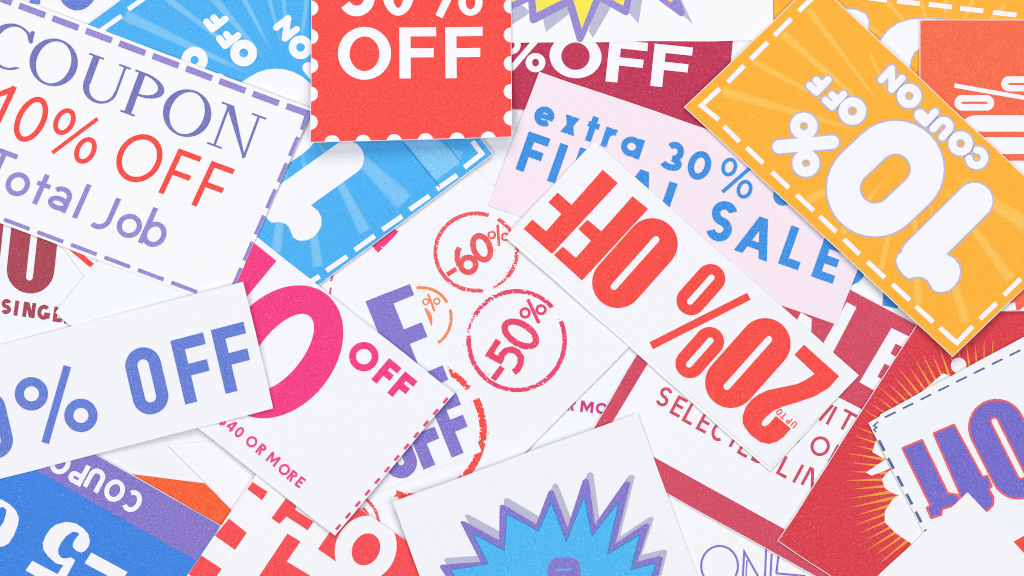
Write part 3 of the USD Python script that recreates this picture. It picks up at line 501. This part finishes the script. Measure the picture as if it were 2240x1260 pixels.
# ---------------------------------------------------------------- settle the heap: each coupon is a gently bent sheet resting on what lies under it
THICK, GAP, STEP = 1.05, 0.3, 12
x0, y0, x1, y1 = -460, -420, 2700, 1760
gx, gy_ = np.meshgrid(np.arange(x0, x1, STEP), np.arange(y0, y1, STEP)); HM = np.zeros(gx.shape)
import shapely
def basis(x, y, c): u, v = (x-c[0])/400, (y-c[1])/400; return np.stack([np.ones_like(u), u, v, u*u, u*v, v*v], -1)
for c in CARDS:
    inside = shapely.contains_xy(c.poly.buffer(STEP*.6), gx, gy_)
    px, py, hh = gx[inside].astype(float), gy_[inside].astype(float), HM[inside]
    ctr = (c.poly.centroid.x, c.poly.centroid.y)
    Bm = basis(px, py, ctr); q = 3.0
    r = linprog(Bm.mean(0), A_ub=-Bm, b_ub=-(hh+GAP), bounds=[(None, None), (-14, 14), (-14, 14), (c.curl[0], c.curl[0]+2), (-q, q), (c.curl[1], c.curl[1]+2)])
    co = r.x if r.success else np.array([hh.max()+GAP, 0, 0, 0, 0, 0])
    def zf(x, y, co=co, ctr=ctr, lift=c.lift):
        z = basis(np.asarray(x, float), np.asarray(y, float), ctr) @ co
        if lift and lift[0] == 'bottom': z = z+lift[1]*np.clip((np.asarray(y)-60)/252, 0, 1.3)**2
        if lift and lift[0] == 'edge': z = z+lift[1]*.12
        return z
    zm = float(np.mean(zf(px, py))); c.off = (-(ctr[0]-1120)*zm*S/CAM_H, -(ctr[1]-630)*zm*S/CAM_H)
    c.zf = zf; c.edge = 14 if c.lift else c.edge
    HM[inside] = np.maximum(HM[inside], zf(px, py)+THICK)

def world(x, y, z): return np.stack([(np.asarray(x)-1120)*S, (630-np.asarray(y))*S, np.asarray(z)*S], -1)
def tris(poly, edge):
    polys = [p for p in getattr(poly, 'geoms', [poly]) if p.geom_type == 'Polygon' and p.area > .4]
    V, F, n = [], [], 0
    for p in polys:
        p = p.simplify(.12)
        if edge: p = p.segmentize(edge)
        v, f = trimesh.creation.triangulate_polygon(p, engine='earcut')
        if edge and len(f): v, f = trimesh.remesh.subdivide_to_size(np.c_[v, np.zeros(len(v))], f, edge*1.5); v = v[:, :2]
        V.append(v); F.append(f+n); n += len(v)
    return (np.vstack(V), np.vstack(F)) if V else (None, None)
def up(v3, f):
    n = np.cross(v3[f[:, 1]]-v3[f[:, 0]], v3[f[:, 2]]-v3[f[:, 0]]); f = f.copy(); b = n[:, 2] < 0; f[b] = f[b][:, ::-1]; return f
COUNT = {}
def fresh(parent, name):
    k = (parent, name); n = COUNT.get(k, -1)+1; COUNT[k] = n
    return f'{parent}/{name}' + (f'_{n:03d}' if n else '')
def sheet(path, poly, zf, off, mat, edge, sh=(0, 0)):
    v, f = tris(poly, edge)
    if v is None: return None
    v3 = world(v[:, 0]+sh[0], v[:, 1]+sh[1], zf(v[:, 0], v[:, 1])+off)
    return usdkit.mesh(stage, path, (v3, up(v3, f)), MATS[mat])
def slab(path, poly, zf, mat, edge, sh=(0, 0)):
    p = poly.simplify(.1).segmentize(edge)
    v, f = tris(p, edge); top = world(v[:, 0]+sh[0], v[:, 1]+sh[1], zf(v[:, 0], v[:, 1])+THICK); bot = world(v[:, 0]+sh[0], v[:, 1]+sh[1], zf(v[:, 0], v[:, 1])); f = up(top, f); n = len(v)
    V, F = [top, bot], [f, f[:, ::-1]+n]; n *= 2
    r = np.array(p.exterior.coords); 
    if not p.exterior.is_ccw: r = r[::-1]
    r = r[::-1]
    a = world(r[:, 0]+sh[0], r[:, 1]+sh[1], zf(r[:, 0], r[:, 1])+THICK); b = world(r[:, 0]+sh[0], r[:, 1]+sh[1], zf(r[:, 0], r[:, 1])); m = len(r)
    i = np.arange(m-1); F += [np.stack([n+i, n+m+i, n+m+i+1], 1), np.stack([n+i, n+m+i+1, n+i+1], 1)]; V += [a, b]
    return usdkit.mesh(stage, path, (np.vstack(V), np.vstack(F)), MATS[mat])
def tag(prim, **k):
    for a, b in k.items(): prim.SetCustomDataByKey(a, b)

FRAME = box(-30, -30, 2270, 1290)
above = []
for i, c in enumerate(CARDS): above.append(unary_union([d.poly.buffer(-9) for d in CARDS[i+1:]]) if i+1 < len(CARDS) else Polygon())
for c, ab in zip(CARDS, above):
    path = fresh('/World', c.name); x = UsdGeom.Xform.Define(stage, path)
    tag(x.GetPrim(), label=c.label, category='coupon', group=c.group)
    slab(path+'/paper', c.poly, c.zf, c.paper, c.edge, c.off)
    inner = c.poly.buffer(-.6)
    for part, g, ink, lev, lab in c.prints:
        g = g.intersection(inner)
        if g.is_empty or g.intersection(FRAME).difference(ab).area < 6: continue
        m = sheet(fresh(path, part), g, c.zf, THICK+.12+.16*lev, ink, c.edge, c.off)
        if m and lab: tag(m.GetPrim(), label=lab)
    for part, T, ctr, ang, hw, r0, mat in c.soft:
        ring_in = c.poly.buffer(-(34 if 'sky' in mat or T is same and c.name == 'amber_ticket' and c.lift else 30))
        rr, aa = np.linspace(0, 1, 14), np.linspace(-1, 1, 7); P = []
        end = None
        q = T(LineString([(ctr[0]+math.cos(ang)*r0, ctr[1]+math.sin(ang)*r0), (ctr[0]+math.cos(ang)*900, ctr[1]+math.sin(ang)*900)])).intersection(ring_in)
        if q.is_empty: continue
        ln = max(getattr(q, 'geoms', [q]), key=lambda s: s.length)
        if ln.length < 20: continue
        cs = np.array(ln.coords); p0, p1 = cs[0], cs[-1]; o = np.array(T(Point(*ctr)).coords[0])
        if np.hypot(*(p0-o)) > np.hypot(*(p1-o)): p0, p1 = p1, p0
        d = (p1-p0)/np.hypot(*(p1-p0)); nrm = np.array([-d[1], d[0]])
        pts, soft = [], []
        for s in rr:
            cpt = p0+(p1-p0)*s; wdt = np.hypot(*(cpt-o))*math.tan(hw)
            for a in aa: pts.append(cpt+nrm*wdt*a); soft.append(np.clip((1.5 if 'amber' in mat else 2.4)*(1-abs(a)), 0, 1)*np.clip(s*4, 0, 1))
        pts = np.array(pts); fc = []
        for ii in range(len(rr)-1):
            for jj in range(len(aa)-1):
                k = ii*len(aa)+jj; fc += [(k, k+1, k+len(aa)+1), (k, k+len(aa)+1, k+len(aa))]
        if not Polygon([pts[0], pts[len(aa)-1], pts[-1], pts[-len(aa)]]).buffer(0).intersection(FRAME).difference(ab).area > 6: continue
        v3 = world(pts[:, 0]+c.off[0], pts[:, 1]+c.off[1], c.zf(pts[:, 0], pts[:, 1])+THICK+.36); f = up(v3, np.array(fc))
        m = usdkit.mesh(stage, fresh(path, part), (v3, f), MATS[mat])
        UsdGeom.PrimvarsAPI(m).CreatePrimvar('softness', Sdf.ValueTypeNames.FloatArray, 'vertex').Set(Vt.FloatArray.FromNumpy(np.array(soft, np.float32)))

# ---------------------------------------------------------------- the surface everything lies on
tx0, ty0, tx1, ty1 = TABLE
tb = trimesh.creation.box(extents=((tx1-tx0)*S, (ty1-ty0)*S, .02)); tb.apply_translation((0, 0, -.01-.05*S))
t = usdkit.mesh(stage, '/World/tabletop', tb, MATS['white_tabletop'])
tag(t.GetPrim(), label='plain white tabletop under the heap of coupons', category='tabletop', kind='structure')
